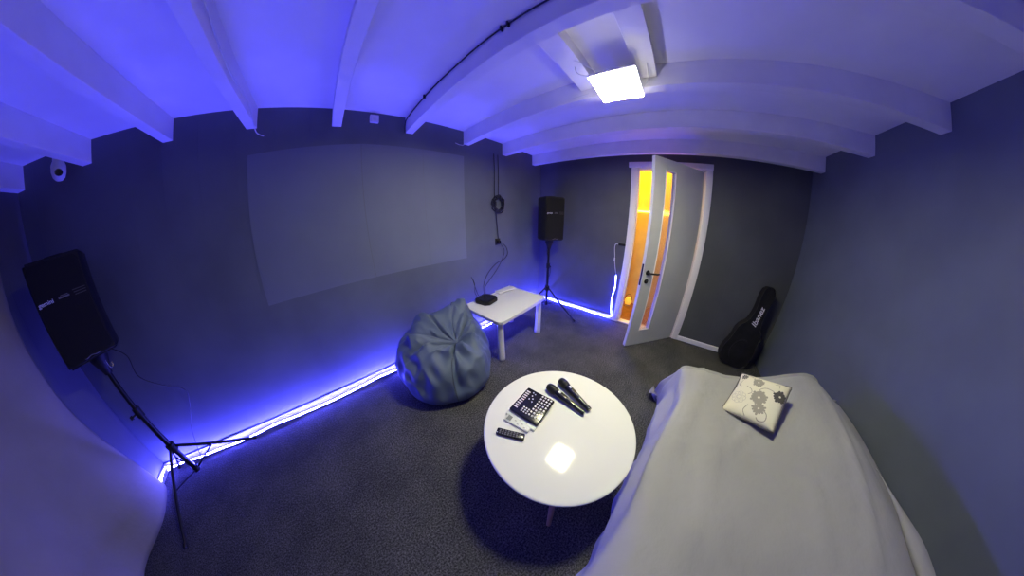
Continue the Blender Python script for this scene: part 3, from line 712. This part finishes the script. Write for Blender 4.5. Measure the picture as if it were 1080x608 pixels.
def tripod(loc, ztop, zhub, ends, lab, knob_dir=(-.5, -.8)):
    t = thing('speaker_stand', lab, 'speaker stand', loc, 0, 'tripod speaker stands')
    bm = bmesh.new(); cone(bm, (0, 0, zhub-.25), (0, 0, zhub+.35), .019, .019, 16); link('outer_tube', bm, M['black_metal'], t, True)
    bm = bmesh.new(); cone(bm, (0, 0, zhub+.3), (0, 0, ztop), .0165, .0165, 16); link('pole', bm, M['black_metal'], t, True)
    bm = bmesh.new(); cone(bm, (0, 0, zhub+.3), (0, 0, zhub+.37), .026, .026, 16); link('clamp_collar', bm, M['black_plastic'], t, True)
    bm = bmesh.new(); cone(bm, (0, 0, zhub-.03), (0, 0, zhub+.03), .036, .034, 16); link('leg_hub', bm, M['black_plastic'], t, True)
    bm = bmesh.new(); cone(bm, (0, 0, max(.02, zhub-.27)), (0, 0, max(.02, zhub-.27)+.04), .028, .028, 16); link('lower_collar', bm, M['black_plastic'], t, True)
    kx, ky = knob_dir
    bm = bmesh.new(); cone(bm, (0, 0, zhub+.335), (kx*.06, ky*.06, zhub+.335), .007, .007, 10); cone(bm, (kx*.05, ky*.05, zhub+.335), (kx*.07, ky*.07, zhub+.335), .017, .013, 14); link('knob', bm, M['black_plastic'], t, True)
    for ex, ey in ends:
        d = Vector((ex, ey)).normalized()
        bm = bmesh.new(); tube(bm, [(d.x*.03, d.y*.03, zhub), (ex*.5, ey*.5, zhub*.5+.008), (ex, ey, .014)], .0115, 8, 3); lg = link('leg', bm, M['black_metal'], t, True)
        bm = bmesh.new(); cone(bm, (ex*.96, ey*.96, .016+zhub*.04), (ex, ey, .0165), .015, .0155, 12); link('rubber_foot', bm, M['black_plastic'], lg, True)
        bm = bmesh.new(); z2 = max(.04, zhub-.25)+.0; cone(bm, (d.x*.02, d.y*.02, z2), (ex*.45, ey*.45, zhub*.55), .007, .007, 8); link('brace', bm, M['black_metal'], t, True)
    return t
# near-left speaker
na = math.radians(-52); nA = Vector((math.cos(na), math.sin(na)))
PA = Vector((-4.43, -.215)); fA = PA+nA*.13
speaker((fA.x, fA.y, 1.085), -52, 'black loudspeaker on tripod in the left corner beside the curtain')
tripod((PA.x, PA.y, 0), 1.11, .32, [(.55, .13), (.0, -.58), (-.30, .15)], 'black tripod speaker stand in the left corner by the curtain')
# far speaker
nb = math.radians(-118); nB = Vector((math.cos(nb), math.sin(nb)))
fB = Vector((-.40, -.50)); PB = fB-nB*.13
speaker((fB.x, fB.y, 1.065), -118, 'black loudspeaker on tripod in the far corner near the door')
tripod((PB.x, PB.y, 0), 1.08, .36, [(-.08, -.53), (-.36, .24), (.24, .33)], 'black tripod speaker stand in the far corner beside the low table')
# signal cable of each speaker
cord('speaker_cable', [(-4.35, -.2, 1.1), (-4.28, -.16, 1.0), (-4.3, -.15, .85), (-4.22, -.1, .72), (-4.12, -.06, .62), (-4.17, -.05, .5), (-4.32, -.05, .3), (-4.42, -.075, .1), (-4.45, -.10, .008)], 'thin black cable sagging behind the left corner loudspeaker', .003, 'speaker cables')
bm = bmesh.new(); tube(bm, [(-4.36, -.245, 1.04), (-4.345, -.255, 1.0), (-4.33, -.25, .99), (-4.325, -.24, 1.02)], .003, 6, 5)
tag(link('safety_loop', bm, M['silver'], smooth=True), 'small pale wire loop on the pole under the left loudspeaker', 'wire loop')
cord('speaker_cable', [(-.3, -.36, 1.09), (-.25, -.3, 1.0), (-.27, -.33, .8), (-.26, -.38, .6), (-.3, -.34, .4), (-.2, -.2, .12), (-.15, -.12, .008)], 'thin black cable hanging down the far corner loudspeaker stand', .004, 'speaker cables')

# ------------------------------------------------------------------ guitar bag
t = thing('guitar_bag', 'black soft guitar case leaning in the corner right of the door', 'guitar case', (-.22, -2.925, 0))
half = [(0, 0), (.10, .004), (.165, .04), (.188, .11), (.185, .2), (.165, .28), (.158, .34), (.155, .42), (.13, .48), (.085, .535), (.066, .6), (.06, .7), (.066, .78), (.070, .86), (.055, .925), (.03, .95), (0, .955)]
right_ = spline([(x, y, 0) for x, y in half], 4)
poly = [(p.x, p.y) for p in right_]+[(-p.x, p.y) for p in reversed(right_[1:-1])]
lean = math.radians(7); rolla = math.radians(5)
up = Vector((math.sin(lean), 0, math.cos(lean))); side = Vector((0, -1, 0))
up = (up+Vector((0, -.165, 0))).normalized(); nrm = side.cross(up).normalized(); side = up.cross(nrm)
mB = basis((0, 0.02, .012), side, up, nrm)     # nrm points away from the wall
if nrm.x > 0: nrm = -nrm; mB = basis((0, 0.02, .012), -side, up, nrm)
bm = bmesh.new(); prism(bm, poly, -.05, .05, mB, bev=.018); link('case_body', bm, M['gig'], t, True)
pk = [(x*.72, .05+y*.80) for x, y in poly if y < .45]
pk = [(math.cos(a)*.115, .2+math.sin(a)*.14) for a in [2*PI*i/28 for i in range(28)]]
bm = bmesh.new(); prism(bm, pk, .049, .066, mB, bev=.007); link('front_pocket', bm, M['gig'], t, True)
bm = bmesh.new(); tube(bm, [mB @ Vector((x, y, .047)) for x, y in poly[::3]], .004, 6, 1); link('zip', bm, M['cable'], t, True)
bm = bmesh.new(); tube(bm, [mB @ Vector(p) for p in ((.08, .5, .05), (.11, .47, .09), (.15, .42, .08), (.155, .38, .05))], .007, 6, 5); link('carry_strap', bm, M['gig'], t, True)
xs = Vector((mB[0][0], mB[1][0], mB[2][0])); o_ = mB @ Vector((.0, .615, .052))
text('brand_lettering', 'Ibanez', .085, M['white_ink'], basis(o_, up, -xs, nrm) if (up.cross(-xs)).dot(nrm) > 0 else basis(o_, up, xs, nrm), t, shear=.25, bold=.0015)
